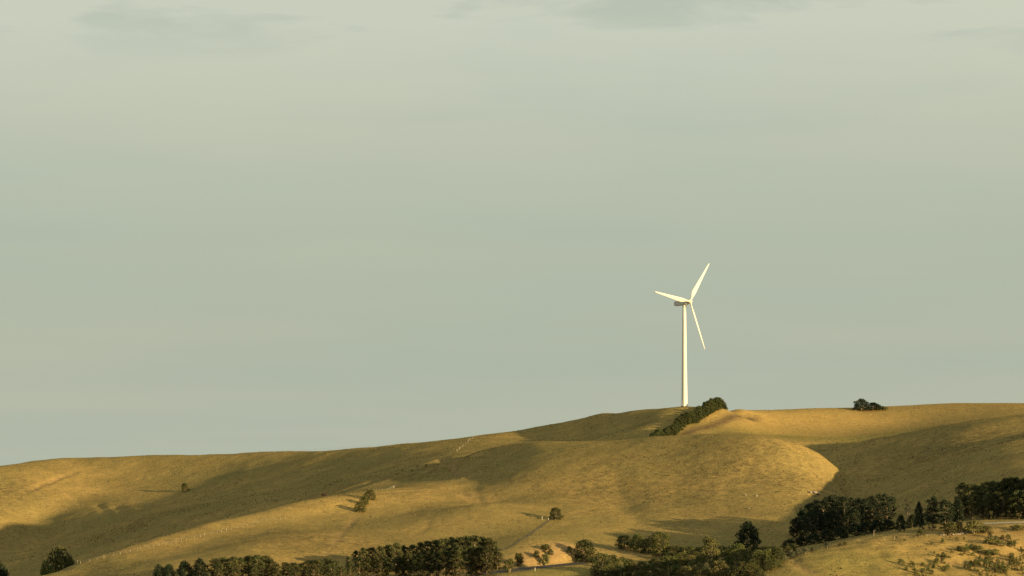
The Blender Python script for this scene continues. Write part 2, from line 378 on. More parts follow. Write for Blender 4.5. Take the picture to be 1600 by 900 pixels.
def grass_material():
    k = NT('dry_grass', 1.0); k.b.inputs['Specular IOR Level'].default_value = 0.0
    pos = k.N('ShaderNodeNewGeometry').outputs['Position']
    big = k.noise(pos, .018, 3); med = k.noise(pos, .07, 5, .6, .6); fine = k.noise(pos, .42, 6, .7, .4)
    grain = k.noise(k.mapping(pos, (1, 1, 2.6)), 1.5, 4, .7)
    col = k.ramp(med, [(.30, (.205, .156, .064)), (.48, (.265, .192, .077)), (.70, (.340, .240, .092))])
    col = k.mix(k.ramp(big, [(.40, 0.), (.62, .7)]), col, (.212, .172, .070))
    col = k.mix(k.ramp(fine, [(.32, .6), (.46, 0.)]), col, (.118, .102, .045))
    col = k.mix(k.ramp(fine, [(.56, 0.), (.74, .55)]), col, (.400, .290, .110))
    col = k.mix(.5, col, k.ramp(grain, [(.3, .55), (.5, 1.), (.72, 1.42)]), 'MULTIPLY')
    z = k.N('ShaderNodeAttribute', attribute_name='zones'); sp = k.N('ShaderNodeSeparateColor'); k.L(z.outputs['Color'], sp.inputs[0])
    g = k.ramp(fine, [(.3, (.255, .180, .070)), (.7, (.385, .265, .098))])
    col = k.mix(k.math('MULTIPLY', sp.outputs[0], .75), col, g)
    gr = k.ramp(fine, [(.3, (.13, .135, .042)), (.7, (.26, .225, .07))])
    col = k.mix(k.math('MULTIPLY', sp.outputs[1], .45), col, gr)
    so_ = k.ramp(fine, [(.3, (.19, .125, .062)), (.7, (.36, .245, .12))])
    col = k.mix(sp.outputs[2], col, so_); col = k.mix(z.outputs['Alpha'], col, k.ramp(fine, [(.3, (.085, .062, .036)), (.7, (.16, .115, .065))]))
    wd = k.N('ShaderNodeAttribute', attribute_name='weeds').outputs['Fac']
    wn = k.noise(k.mapping(pos, (1, 1, 2.)), .30, 6, .72, .8)
    col = k.mix(k.math('MULTIPLY', wd, k.ramp(wn, [(.44, 0.), (.60, .85)])), col, (.125, .098, .048))
    col = k.mix(k.math('MULTIPLY', wd, k.ramp(wn, [(.30, .5), (.38, 0.)])), col, (.36, .25, .12))
    # gravelly scars and dark tussock specks
    sc = k.noise(k.mapping(pos, (1, 1, 3)), .22, 7, .75, 1.)
    col = k.mix(k.ramp(sc, [(.66, 0.), (.74, .6)]), col, (.30, .215, .11))
    col = k.mix(k.ramp(sc, [(.27, .65), (.34, 0.)]), col, (.085, .085, .04))
    col = k.mix(1., col, (.88, .875, .83), 'MULTIPLY')
    k.L(col, k.b.inputs['Base Color'])
    # relief: tussocks and contour-following stock tracks
    wv = k.N('ShaderNodeTexWave', bands_direction='Z'); wv.inputs['Scale'].default_value = .42
    wv.inputs['Distortion'].default_value = 7; wv.inputs['Detail'].default_value = 3; wv.inputs['Detail Scale'].default_value = .35
    k.L(pos, wv.inputs[0])
    hsum = k.math('ADD', k.math('MULTIPLY', fine, .75), k.math('MULTIPLY', grain, .30))
    hsum = k.math('ADD', hsum, k.math('MULTIPLY', wv.outputs[1], .10))
    hsum = k.math('ADD', hsum, k.math('MULTIPLY', sc, .8))
    bp = k.N('ShaderNodeBump'); bp.inputs['Strength'].default_value = .42; bp.inputs['Distance'].default_value = 1.0
    k.L(hsum, bp.inputs['Height']); k.L(bp.outputs[0], k.b.inputs['Normal'])
    return k.m
MAT = {}
MAT['grass'] = grass_material(); gm.materials.append(MAT['grass'])
def leaf_material(name, dark, lite, transl=.25):
    k = NT(name, .85); oi = k.N('ShaderNodeObjectInfo').outputs['Random']
    pos = k.N('ShaderNodeNewGeometry').outputs['Position']
    f = k.noise(pos, .55, 3)
    col = k.ramp(f, [(.35, dark), (.68, lite)])
    hs = k.N('ShaderNodeHueSaturation'); k.L(col, hs.inputs['Color'])
    v = k.math('ADD', k.math('MULTIPLY', oi, .55), .72); k.L(v, hs.inputs['Value'])
    k.L(k.math('ADD', k.math('MULTIPLY', oi, .03), .485), hs.inputs['Hue'])
    k.L(hs.outputs[0], k.b.inputs['Base Color'])
    tr = k.N('ShaderNodeBsdfTranslucent'); k.L(hs.outputs[0], tr.inputs[0])
    ms = k.N('ShaderNodeMixShader'); ms.inputs[0].default_value = transl
    k.L(k.b.outputs[0], ms.inputs[1]); k.L(tr.outputs[0], ms.inputs[2]); k.L(ms.outputs[0], k.n['Material Output'].inputs[0])
    return k.m
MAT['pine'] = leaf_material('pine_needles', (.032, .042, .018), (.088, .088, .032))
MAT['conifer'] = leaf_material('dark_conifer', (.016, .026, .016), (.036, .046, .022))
MAT['broad'] = leaf_material('broadleaf', (.046, .058, .020), (.125, .120, .038))
MAT['olive'] = leaf_material('olive_leaf', (.060, .064, .026), (.140, .122, .045))
MAT['grey'] = leaf_material('grey_green_leaf', (.060, .070, .045), (.115, .115, .070))
MAT['brown'] = leaf_material('brown_twigs', (.055, .048, .025), (.115, .090, .044))
MAT['belt'] = leaf_material('shelterbelt_leaf', (.028, .040, .016), (.070, .076, .026))
def plain(name, col, rough=.9, scale=.8, var=.35, bump=0.):
    k = NT(name, rough); pos = k.N('ShaderNodeNewGeometry').outputs['Position']; f = k.noise(pos, scale, 5, .65)
    lo = tuple(c*(1-var) for c in col); hi = tuple(min(1, c*(1+var)) for c in col)
    k.L(k.ramp(f, [(.3, lo), (.7, hi)]), k.b.inputs['Base Color'])
    if bump:
        b = k.N('ShaderNodeBump'); b.inputs['Strength'].default_value = bump; k.L(f, b.inputs['Height']); k.L(b.outputs[0], k.b.inputs['Normal'])
    return k.m
MAT['bark'] = plain('bark', (.19, .145, .10), .95, 1.5, .5, .4)
MAT['dead'] = plain('dead_wood', (.20, .15, .10), .95, 1.2, .4)
MAT['post'] = plain('weathered_post', (.23, .20, .155), .9, .35, .6)
MAT['white_post'] = plain('white_paint', (.5, .48, .43), .8, 2, .15)
MAT['wire'] = plain('wire', (.2, .2, .2), .5, 2, .1)
MAT['asphalt'] = plain('asphalt', (.044, .040, .035), .95, 1.1, .3, .2)
MAT['gravel'] = plain('pale_gravel', (.30, .26, .19), .95, 1.3, .25, .2)
MAT['dirt'] = plain('path_dirt', (.105, .085, .042), 1., .9, .5, .3)
MAT['rock'] = plain('pale_rock', (.19, .16, .12), .95, 1.3, .4, .5)
MAT['tower'] = plain('turbine_white', (.53, .52, .495), .5, .12, .04)
MAT['nacelle'] = plain('nacelle_grey', (.52, .52, .50), .6, .3, .06)
MAT['grille'] = plain('nacelle_grille', (.18, .18, .18), .6, .3, .1)
MAT['concrete'] = plain('concrete', (.38, .36, .33), .9, .6, .2)
MAT['hide'] = plain('dark_hide', (.035, .022, .016), .8, 2, .3)
MAT['rush'] = plain('rush_blades', (.075, .072, .032), 1., .4, .5)
MAT['tuft'] = plain('tussock_blades', (.17, .130, .050), 1., .22, .5)

# ------------------------------------------------------------------ object helpers
def link(name, me, mat=None, parent=None):
    o = bpy.data.objects.new(name, me); C.objects.link(o)
    if me is not None and mat is not None and not me.materials: me.materials.append(mat)
    if parent is not None: o.parent = parent
    return o
def tag(o, label, cat, group=None):
    o['label'] = label; o['category'] = cat
    if group: o['group'] = group
    return o
def copy_tree(root):
    r = root.copy(); C.objects.link(r)
    for ch in root.children:
        c = ch.copy(); C.objects.link(c); c.parent = r
    return r
class MB:
    def __init__(s): s.v = []; s.f = []
    def box(s, x0, x1, y0, y1, z0, z1, M=None):
        b = len(s.v); p = [(x, y, z) for z in (z0, z1) for y in (y0, y1) for x in (x0, x1)]
        if M is not None: p = [tuple(M @ Vector(q)) for q in p]
        s.v += p; s.f += [tuple(b+i for i in q) for q in ((0,2,3,1),(4,5,7,6),(0,1,5,4),(2,6,7,3),(0,4,6,2),(1,3,7,5))]
    def tube(s, pts, rad, n=6, cap=True):
        pts = [Vector(p) for p in pts]; base = len(s.v)
        for i, p in enumerate(pts):
            t = (pts[min(i+1, len(pts)-1)] - pts[max(i-1, 0)]).normalized()
            u = t.orthogonal().normalized() if abs(t.z) < .9 else Vector((1, 0, 0)); u = (u - t*u.dot(t)).normalized(); w = t.cross(u)
            for k in range(n):
                a = 2*math.pi*k/n; s.v.append(tuple(p + (u*math.cos(a)+w*math.sin(a))*rad[i]))
        for i in range(len(pts)-1):
            for k in range(n):
                a = base+i*n+k; b = base+i*n+(k+1) % n; s.f.append((a, b, b+n, a+n))
        if cap:
            s.f.append(tuple(base+k for k in range(n))[::-1]); s.f.append(tuple(base+(len(pts)-1)*n+k for k in range(n)))
    def mesh(s, name, smooth=False):
        me = bpy.data.meshes.new(name); me.from_pydata([tuple(map(float, p)) for p in s.v], [], s.f); me.update()
        if smooth: me.polygons.foreach_set('use_smooth', [True]*len(me.polygons))
        return me
def leaf_mesh(name, blobs, n, size, rng, shell=.55, flat=.0):
    """n leaf-sized quads spread through ellipsoid clumps (cx,cy,cz,rx,ry,rz)"""
    B = np.array(blobs, float); wgt = (B[:, 3]*B[:, 4]*B[:, 5])**(2/3.); wgt /= wgt.sum()
    k = rng.choice(len(B), n, p=wgt); d = rng.normal(size=(n, 3)); d /= np.linalg.norm(d, axis=1)[:, None]
    r = shell + (1.08-shell)*rng.random(n)**.7
    c = B[k, :3] + d*B[k, 3:]*r[:, None]
    nn = d + .75*rng.normal(size=(n, 3)); nn[:, 2] += flat; nn /= np.linalg.norm(nn, axis=1)[:, None]
    a = np.cross(nn, rng.normal(size=(n, 3))); a /= np.linalg.norm(a, axis=1)[:, None]; b = np.cross(nn, a)
    sz = size*(.55+.9*rng.random(n))[:, None]
    a *= sz; b *= sz*(.35+.4*rng.random(n))[:, None]
    v = np.stack([c-a, c-b*.9, c+a, c+b*.9], 1).reshape(-1, 3)
    return mesh_np(name, v, np.arange(4*n).reshape(n, 4))

# ------------------------------------------------------------------ wind turbine
def wind_turbine():
    rx_ = ray(1069.5, 640)[0]; Ds = np.arange(1470., 1560., .5); Dt = float(Ds[np.argmax(hgt(rx_*Ds, Ds)/Ds)]) + 2.
    base = np.array([rx_*Dt, Dt, float(hgt(rx_*Dt, Dt))])
    root = link('wind_turbine', None); root.location = (base[0], base[1], base[2]-.1)
    tag(root, 'tall white three-bladed wind turbine standing alone on the hill crest', 'wind turbine')
    HH = ray(1069.5, 472.0)[2]*Dt - base[2]; yaw = R(45)
    b = MB(); zs = [0, .4, 12, 24, 36, HH-1.3]; rs = [1.32, 1.28, 1.12, .97, .83, .74]
    b.tube([(0, 0, z) for z in zs], rs, 40); tw = link('tower', b.mesh('tower', True), MAT['tower'], root)
    for z, r in ((12, 1.14), (24, .99), (36, .85)):
        b = MB(); b.tube([(0, 0, z-.07), (0, 0, z+.07)], [r+.02]*2, 40); link('flange_ring', b.mesh('flange_ring'), MAT['tower'], tw)
    b = MB(); b.tube([(0, 0, -1.2), (0, 0, .04)], [2.0, 2.0], 24); link('foundation', b.mesh('foundation'), MAT['concrete'], root)
    b = MB(); M = Matrix.Rotation(R(-30), 4, 'Z'); b.box(-.45, .45, -1.36, -1.2, .5, 2.5, M); link('door', b.mesh('door'), MAT['nacelle'], tw)
    b = MB(); b.box(-.7, .7, -2.2, -1.25, .1, .5, M); link('door_step', b.mesh('door_step'), MAT['concrete'], tw)
    # nacelle: tapered body along the rotor axis
    ax = Vector((math.cos(yaw), -math.sin(yaw), 0)); eh = Vector((math.sin(yaw), math.cos(yaw), 0)); up = Vector((0, 0, 1))
    ctr = Vector((0, 0, HH)); tilt = R(4)
    def T(a, h, u): return ctr + (ax*math.cos(tilt)+up*math.sin(tilt))*a + eh*h + (up*math.cos(tilt)-ax*math.sin(tilt))*u
    prof = [(-5.1, .80, -.95, .72), (-4.9, .95, -1.08, .86), (-1, 1.08, -1.22, .98), (1.6, 1.02, -1.15, .95), (2.3, .8, -.85, .8)]
    b = MB(); n = 12
    for (a, w, lo, hi) in prof:
        c = .18
        ring = [(-w+c, lo), (w-c, lo), (w-c*.3, lo+c*.3), (w, lo+c), (w, hi-c), (w-c*.3, hi-c*.3), (w-c, hi), (-w+c, hi), (-w+c*.3, hi-c*.3), (-w, hi-c), (-w, lo+c), (-w+c*.3, lo+c*.3)]
        b.v += [tuple(T(a, h, u)) for h, u in ring]
    for i in range(len(prof)-1):
        for k in range(n): p = i*n+k; q2 = i*n+(k+1) % n; b.f.append((p, q2, q2+n, p+n))
    b.f.append(tuple(range(n))[::-1]); b.f.append(tuple((len(prof)-1)*n+k for k in range(n)))
    na = link('nacelle', b.mesh('nacelle'), MAT['nacelle'], root)
    b = MB(); b.tube([T(0, 0, -1.9), T(0, 0, -1.05)], [.80, .86], 32); link('yaw_ring', b.mesh('yaw_ring'), MAT['tower'], na)
    for k in range(5):
        b = MB(); p = [T(-5.16, -.6, -.55+.24*k), T(-5.16, .6, -.55+.24*k)]; b.tube(p, [.05, .05], 6); link('vent_slat', b.mesh('vent_slat'), MAT['grille'], na)
    b = MB(); b.tube([T(-4.3, .3, .85), T(-4.3, .3, 1.9)], [.04, .03], 6); b.tube([T(-4.45, .3, 1.9), T(-4.15, .3, 1.9)], [.09, .09], 6); link('wind_vane', b.mesh('wind_vane'), MAT['grille'], na)
    # hub
    b = MB(); hc = 3.35
    b.tube([T(2.25, 0, 0), T(2.7, 0, 0), T(3.2, 0, 0), T(3.7, 0, 0), T(4.1, 0, 0), T(4.35, 0, 0), T(4.42, 0, 0)], [.72, .92, .95, .88, .62, .3, .05], 28)
    hub = link('hub', b.mesh('hub', True), MAT['tower'], root)
    # blades
    th = [0, .03, .07, .12, .18, .24, .32, .42, .54, .66, .78, .88, .95, .99, 1.0]
    ch = [.75, .75, .8, 1.2, 1.72, 1.85, 1.7, 1.48, 1.24, 1.0, .8, .6, .43, .24, .06]
    tk = [1., 1., .9, .5, .3, .25, .22, .2, .18, .17, .16, .15, .14, .14, .14]
    RR = 21.8
    axv = (ax*math.cos(tilt)+up*math.sin(tilt)).normalized(); upv = (up*math.cos(tilt)-ax*math.sin(tilt)).normalized()
    for i in range(3):
        t = R(39 + 120*i); rd = upv*math.cos(t) + eh*math.sin(t); tg = rd.cross(axv).normalized()
        b = MB(); n = 16
        for j, (f, c, k) in enumerate(zip(th, ch, tk)):
            pitch = R(17 + 15*(1-f)**2)
            cd = tg*math.cos(pitch) + axv*math.sin(pitch); nd = -tg*math.sin(pitch) + axv*math.cos(pitch)
            o_ = T(hc, 0, 0) + rd*(.55 + f*(RR-.55)); off = -.18*c*min(1, f/.18)
            for m in range(n):
                a = 2*math.pi*m/n; x = math.cos(a)*.5*c + off; yy = math.sin(a)*.5*c*k*(1 if f < .07 else (.75+.35*math.cos(a)))
                b.v.append(tuple(o_ + cd*x + nd*yy))
        for j in range(len(th)-1):
            for m in range(n): p = j*n+m; q2 = j*n+(m+1) % n; b.f.append((p, q2, q2+n, p+n))
        b.f.append(tuple(range(n))[::-1]); b.f.append(tuple((len(th)-1)*n+m for m in range(n)))
        bl = link('blade', b.mesh('blade', True), MAT['tower'], root)
        b = MB(); b.tube([T(hc, 0, 0)+rd*.75, T(hc, 0, 0)+rd*1.1], [.5, .5], 20); link('blade_root_collar', b.mesh('blade_root_collar'), MAT['tower'], bl)
wind_turbine()

# ------------------------------------------------------------------ trees
PROTO = {}
def make_tree(kind, var):
    """unit prototypes, real metres at height H; returns (meshes, H, width)"""
    rng = np.random.default_rng(hash_(kind)*31+var); rd = random.Random(hash_(kind)*17+var)
    parts = []; U = rd.uniform
    if kind in ('pine', 'darkpine'):
        H = 14.; b = MB(); bx, by = U(-.5, .5), U(-.5, .5)
        tp = [(bx*t*t, by*t*t, -.8+(H*.93+.8)*t) for t in (0, .2, .45, .7, .9, 1)]
        b.tube(tp, [.34, .30, .24, .17, .09, .04], 7); blobs = []
        for k in range(22):
            z = H*(.26+.64*(k+U(0, .8))/22); f = max(0, (z/H-.40)/.55); rr = H*(.215*math.sqrt(max(.05, 1-f**2.4)))*U(.6, 1.15); a = k*2.4+U(-.5, .5)
            ex, ey = math.cos(a)*rr, math.sin(a)*rr; ez = z+U(.3, 1.2)
            b.tube([(bx*.4, by*.4, z-.6), (ex*.5, ey*.5, z+.1), (ex, ey, ez)], [.10, .07, .03], 5, False)
            blobs.append((ex, ey, ez, U(.9, 1.5), U(.9, 1.5), U(.55, .9)))
            if U(0, 1) < .8: blobs.append((ex*.55, ey*.55, ez+U(.1, .7), U(.8, 1.25), U(.8, 1.25), U(.5, .85)))
        for k in range(4): blobs.append((bx+U(-.9, .9), by+U(-.9, .9), H*U(.86, .95), U(.8, 1.2), U(.8, 1.2), U(.6, .9)))
        nlow = 26
        for k in range(nlow): a = U(0, 6.28); r = U(.9, 2.7); blobs.append((math.cos(a)*r, math.sin(a)*r, H*U(.05, .5), U(.6, 1.1), U(.6, 1.1), U(.5, .9)))
        cm = leaf_mesh('crown', blobs, 2700, .33, rng, .45, .3)
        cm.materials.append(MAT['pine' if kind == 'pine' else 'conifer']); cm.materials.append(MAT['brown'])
        cz = np.empty(len(cm.vertices)*3, np.float32); cm.vertices.foreach_get('co', cz); cz = cz.reshape(-1, 4, 3)[:, 0, 2]
        low = (rng.random(len(cz)) < np.clip((.62-cz/H)*1.5, 0, (.45 if kind == 'pine' else .15)))
        cm.polygons.foreach_set('material_index', low.astype(np.int32))
        parts = [('trunk', b.mesh('trunk'), 'bark'), ('crown', cm, None)]
        d = MB()
        for k in range(34):
            z = H*U(.10, .55); a = U(0, 6.28); L = U(.8, 2.3); z2 = z+U(-.5, .4)
            d.tube([(0, 0, z), (math.cos(a)*L, math.sin(a)*L, z2)], [.07, .025], 4, False)
        parts.append(('dead_branches', d.mesh('dead_branches'), 'dead'))
        return parts, H, 7.
    if kind == 'dense':     # foliage down to the ground, tufted dome
        H = 10.; b = MB(); b.tube([(0, 0, -.8), (0, 0, 3), (.1, .1, H*.8)], [.35, .26, .06], 7); blobs = []
        for k in range(34):
            f = (k+.5)/34; z = H*(.10+.80*f); rr = H*.34*math.sqrt(max(.02, 1-(f**1.7)))*U(.55, 1.0); a = k*2.4+U(-.4, .4)
            blobs.append((math.cos(a)*rr, math.sin(a)*rr, z, U(.9, 1.5), U(.9, 1.5), U(.7, 1.15)))
            if k % 4 == 0: b.tube([(0, 0, z-.5), (math.cos(a)*rr, math.sin(a)*rr, z)], [.09, .03], 5, False)
        for k in range(3): blobs.append((U(-.6, .6), U(-.6, .6), H*U(.88, .97), .7, .7, .8))
        return [('trunk', b.mesh('trunk'), 'bark'), ('crown', leaf_mesh('crown', blobs, 3000, .30, rng, .5), 'conifer')], H, 7.4
    if kind in ('broad', 'olive', 'round'):
        H = 9.; b = MB(); b.tube([(0, 0, -.8), (.1, 0, 1.6), (.15, .1, 3.4)], [.34, .26, .2], 7); blobs = []
        for k in range(6):
            a = k*1.05+U(-.3, .3); L = U(1.2, 2.4); b.tube([(.1, 0, 1.5+.3*k), (math.cos(a)*L*.6, math.sin(a)*L*.6, 3.5+.3*k), (math.cos(a)*L, math.sin(a)*L, 4.6+.5*k)], [.15, .1, .04], 5, False)
        for k in range(34):
            f = (k+.5)/34; z = H*(.07+.83*f); rr = H*.37*math.sqrt(max(.03, 1-((f-.36)/.66)**2))*U(.5, 1.05); a = k*2.4+U(-.5, .5)
            blobs.append((math.cos(a)*rr, math.sin(a)*rr, z, U(.8, 1.5), U(.8, 1.5), U(.6, 1.1)))
        return [('trunk', b.mesh('trunk'), 'bark'), ('crown', leaf_mesh('crown', blobs, 3200, .26, rng, .5), {'broad': 'broad', 'olive': 'olive', 'round': 'pine'}[kind])], H, 7.8
    if kind in ('bush', 'greybush', 'goldbush', 'scrub'):
        H = 3.; b = MB(); blobs = []
        for k in range(5):
            a = U(0, 6.28); b.tube([(0, 0, -.4), (math.cos(a)*.4, math.sin(a)*.4, .8), (math.cos(a)*.9, math.sin(a)*.9, 1.7)], [.09, .06, .03], 5, False)
        for k in range(11):
            f = (k+.5)/11; rr = 1.25*math.sqrt(max(.05, 1-f*f))*U(.4, 1.1); a = k*2.4+U(-.4, .4)
            blobs.append((math.cos(a)*rr, math.sin(a)*rr, H*(.14+.70*f), U(.45, .8), U(.45, .8), U(.35, .65)))
        nl = 380 if kind == 'scrub' else 900
        return [('stem', b.mesh('stem'), 'bark'), ('crown', leaf_mesh('crown', blobs, nl, .20 if kind == 'scrub' else .16, rng, .4), {'bush': 'broad', 'greybush': 'grey', 'goldbush': 'olive', 'scrub': 'broad'}[kind])], H, 3.4
    if kind == 'belt':
        H = 5.; b = MB(); b.tube([(0, 0, -.6), (0, 0, 2.2), (0, 0, H*.85)], [.2, .15, .04], 6); blobs = []
        for k in range(18):
            f = (k+.5)/18; rr = 1.35*max(.12, 1-f**1.6)**.7*U(.5, 1.0); a = k*2.4+U(-.4, .4)
            blobs.append((math.cos(a)*rr, math.sin(a)*rr, H*(.08+.82*f), U(.6, .95), U(.6, .95), U(.5, .9)))
        return [('trunk', b.mesh('trunk'), 'bark'), ('crown', leaf_mesh('crown', blobs, 1500, .22, rng, .5), 'belt')], H, 3.6
    if kind == 'bare':
        H = 9.; b = MB(); b.tube([(0, 0, -.6), (.1, 0, 4), (.2, .1, H)], [.2, .13, .03], 6); blobs = []
        for k in range(22):
            z = H*U(.3, .97); a = U(0, 6.28); L = U(.7, 1.7)*(1.15-z/H); b.tube([(.1, 0, z-.5), (math.cos(a)*L, math.sin(a)*L, z)], [.06, .02], 4, False)
            blobs.append((math.cos(a)*L, math.sin(a)*L, z, .5, .5, .35))
        return [('trunk', b.mesh('trunk'), 'dead'), ('crown', leaf_mesh('crown', blobs, 260, .18, rng, .2), 'grey')], H, 3.
def hash_(t): return sum((i+1)*ord(c) for i, c in enumerate(t)) % 9973
NVAR = {'pine': 6, 'darkpine': 5, 'dense': 3, 'broad': 4, 'olive': 4, 'round': 3, 'bush': 4, 'greybush': 2, 'goldbush': 3, 'scrub': 6, 'belt': 5, 'bare': 1}
CNT = {}
rt = random.Random(5)
def put_tree(name, kind, px, py, hpx, label, cat, group=None, wpx=None, loc=None):
    """stands on the ground where the photograph shows its foot; height (and spread) from its size there"""
    p = hit(px, py) if loc is None else np.array(loc)
    if p is None: return None
    v = CNT.get(kind, 0) % NVAR[kind]; CNT[kind] = CNT.get(kind, 0)+1
    if (kind, v) not in PROTO:
        parts, H, Wd = make_tree(kind, v); PROTO[(kind, v)] = (parts, H, Wd)
    parts, H, Wd = PROTO[(kind, v)]
    root = link(name, None); root.location = (p[0], p[1], p[2]-.05)
    h = hpx*p[1]/FOC; sz = h/H; sx = sz if wpx is None else wpx*p[1]/FOC/Wd
    root.scale = (sx, sx, sz); root.rotation_euler = (0, 0, rt.uniform(0, 6.28))
    for nm, me, mt in parts: link(nm, me, MAT.get(mt), root)
    return tag(root, label, cat, group)

def put_far(name, kind, px, top, D, label, cat, group=None, wpx=None):
    """stands at distance D, tall enough for its top to show at that row"""
    r = ray(px, top); x = r[0]*D; z = float(hgt(x, D)); h = r[2]*D - z
    return put_tree(name, kind, px, 0, h*FOC/D, label, cat, group, wpx, (x, D, z))
ORD = 'leftmost second third fourth fifth sixth seventh eighth ninth tenth eleventh twelfth thirteenth fourteenth fifteenth sixteenth seventeenth eighteenth nineteenth twentieth twenty-first'.split()
def nth(i): return ORD[0] if i == 0 else ORD[i] + ' from left'
# pines of the left plantation: (column, row of the top), all standing at the foot of the slope
g1, l1 = 'pines of the dense plantation at the bottom left of centre', 'lower pine crown in the front of the dense stand at the bottom left of centre'
tops = [(545,869),(556,860),(568,856),(581,855),(594,853),(607,850),(618,848),(632,852),(645,851),(657,847),(669,845),(682,842),(694,841),(706,839),(718,839),(730,837),(742,836),(753,837),(763,840),(771,846),(777,856)]
for i, (x, t) in enumerate(tops):
    base = 893 - (i % 2)*4 - (x-545)*.012
    put_tree('pine_tree', 'pine', x, base, base-t, 'pine, ' + nth(i) + ' of the crowns topping the dense stand at the bottom', 'pine tree', g1)
for i in range(20):
    x = 550+i*11.2+rt.uniform(-3, 3); t = 874-(i*1.15)+rt.uniform(-4, 4)
    put_tree('pine_tree', 'pine', x, 905-(x-545)*.02, 905-(x-545)*.02-t, 'pine, ' + nth(i) + ' in the front row of the dense stand at the bottom', 'pine tree', g1)
g2, l2 = 'lower pines along the bottom edge', 'olive green pine in the low row along the bottom edge, left of the dense stand'
for i, (x, t) in enumerate([(337,869),(350,871),(362,867),(375,870),(388,868),(402,865),(414,868),(424,873),(447,876),(458,880),(470,879),(484,873),(497,871),(511,872),(522,875),(533,882)]):
    put_tree('pine_tree', 'pine', x, 906+rt.uniform(-1, 3), 906-t, 'pine, ' + nth(i) + ' along the low row left of the dense stand', 'pine tree', g2, wpx=(906-t)*.62+rt.uniform(2, 6))
for i, x in enumerate((342,368,396,432,461,490,518)): put_tree('pine_tree', 'pine', x, 913, 913-880, 'low pine, ' + nth(i) + ' of those cut by the bottom edge before the low row', 'pine tree', g2)
# right stand in shade
g3, l3 = 'near black pines of the right hand gully', 'near-black pine in front of the shaded stand behind the right foreground hill'
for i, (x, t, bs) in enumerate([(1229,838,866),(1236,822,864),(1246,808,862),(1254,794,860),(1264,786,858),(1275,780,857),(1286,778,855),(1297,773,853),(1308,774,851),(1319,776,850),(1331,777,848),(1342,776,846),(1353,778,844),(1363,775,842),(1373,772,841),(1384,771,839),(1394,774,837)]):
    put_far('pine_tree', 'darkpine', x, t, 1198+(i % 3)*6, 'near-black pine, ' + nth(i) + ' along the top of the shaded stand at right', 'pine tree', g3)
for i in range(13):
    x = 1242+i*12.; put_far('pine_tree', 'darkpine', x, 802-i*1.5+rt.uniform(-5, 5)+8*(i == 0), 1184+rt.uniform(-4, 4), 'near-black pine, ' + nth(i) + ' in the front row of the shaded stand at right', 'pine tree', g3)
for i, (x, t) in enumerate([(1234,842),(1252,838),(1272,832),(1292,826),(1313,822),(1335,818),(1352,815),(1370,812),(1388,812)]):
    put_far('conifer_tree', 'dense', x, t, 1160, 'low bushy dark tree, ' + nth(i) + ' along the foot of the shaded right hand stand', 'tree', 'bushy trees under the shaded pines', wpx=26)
put_tree('bare_tree', 'bare', 1418, 818, 42, 'thin pale half-bare tree between the shaded pine stand and the small pines', 'tree')
put_tree('conifer_tree', 'dense', 1408, 830, 26, 'short dark tree beside the thin bare tree', 'tree', wpx=18)
put_tree('conifer_tree', 'dense', 1436, 828, 44, 'narrow spire-shaped dark conifer in the gap between the two right hand pine stands', 'conifer', wpx=16)
for x, t, w, lb in [(1425,803,20,'low dark tree left of the spire-shaped conifer in the gap'),(1447,800,20,'low dark tree between the spire-shaped conifer and the small pines'),(1467,803,22,'low dark tree between the two small pines in the gap'),(1489,792,24,'dark tree closing the gap beside the far right stand'),(1497,778,24,'dark tree at the left end of the far right stand')]:
    put_far('conifer_tree', 'dense', x, t, 1128, lb, 'tree', wpx=w)
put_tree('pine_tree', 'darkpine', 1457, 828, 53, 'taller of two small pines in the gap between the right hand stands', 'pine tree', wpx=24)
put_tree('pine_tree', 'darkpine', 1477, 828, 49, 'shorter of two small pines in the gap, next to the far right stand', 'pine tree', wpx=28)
g4, l4 = 'pines of the far right stand', 'brownish pine in front of the far right stand, above the pale road'
for i in range(18):
    x = 1505+i*9.5; t = 757-(i*1.15)+rt.uniform(-4, 4); put_tree('pine_tree', 'pine', x, 806, 806-t, 'brownish pine, ' + nth(i) + ' along the top of the far right stand', 'pine tree', g4)
for i in range(11):
    x = 1508+i*12.; t = 775-i*1.1+rt.uniform(-5, 5); put_tree('pine_tree', 'pine', x, 811, 811-t, 'brownish pine, ' + nth(i) + ' in the front row of the far right stand', 'pine tree', g4)
# shelterbelt up to the turbine
g5, l5 = 'conifers of the shelterbelt row', 'dense green conifer in the straight shelterbelt row climbing to the wind turbine'
A, B = hit(1024, 684), hit(1117, 646)
A = P(1008, 690, 1430); B = P(1126, 641, 1517)
nb = 34
for row in (0, 1):
    for i in range(nb):
        t = (i+.5*row)/(nb-1); x = A[0]+(B[0]-A[0])*t + row*1.6; y = A[1]+(B[1]-A[1])*t
        if row and i == nb-1: continue
        put_tree('shelterbelt_tree', 'belt', 0, 0, 12+4.5*t+rt.uniform(-3.2, 3.2), l5, 'conifer', g5, wpx=16, loc=(x, y, float(hgt(x, y))))
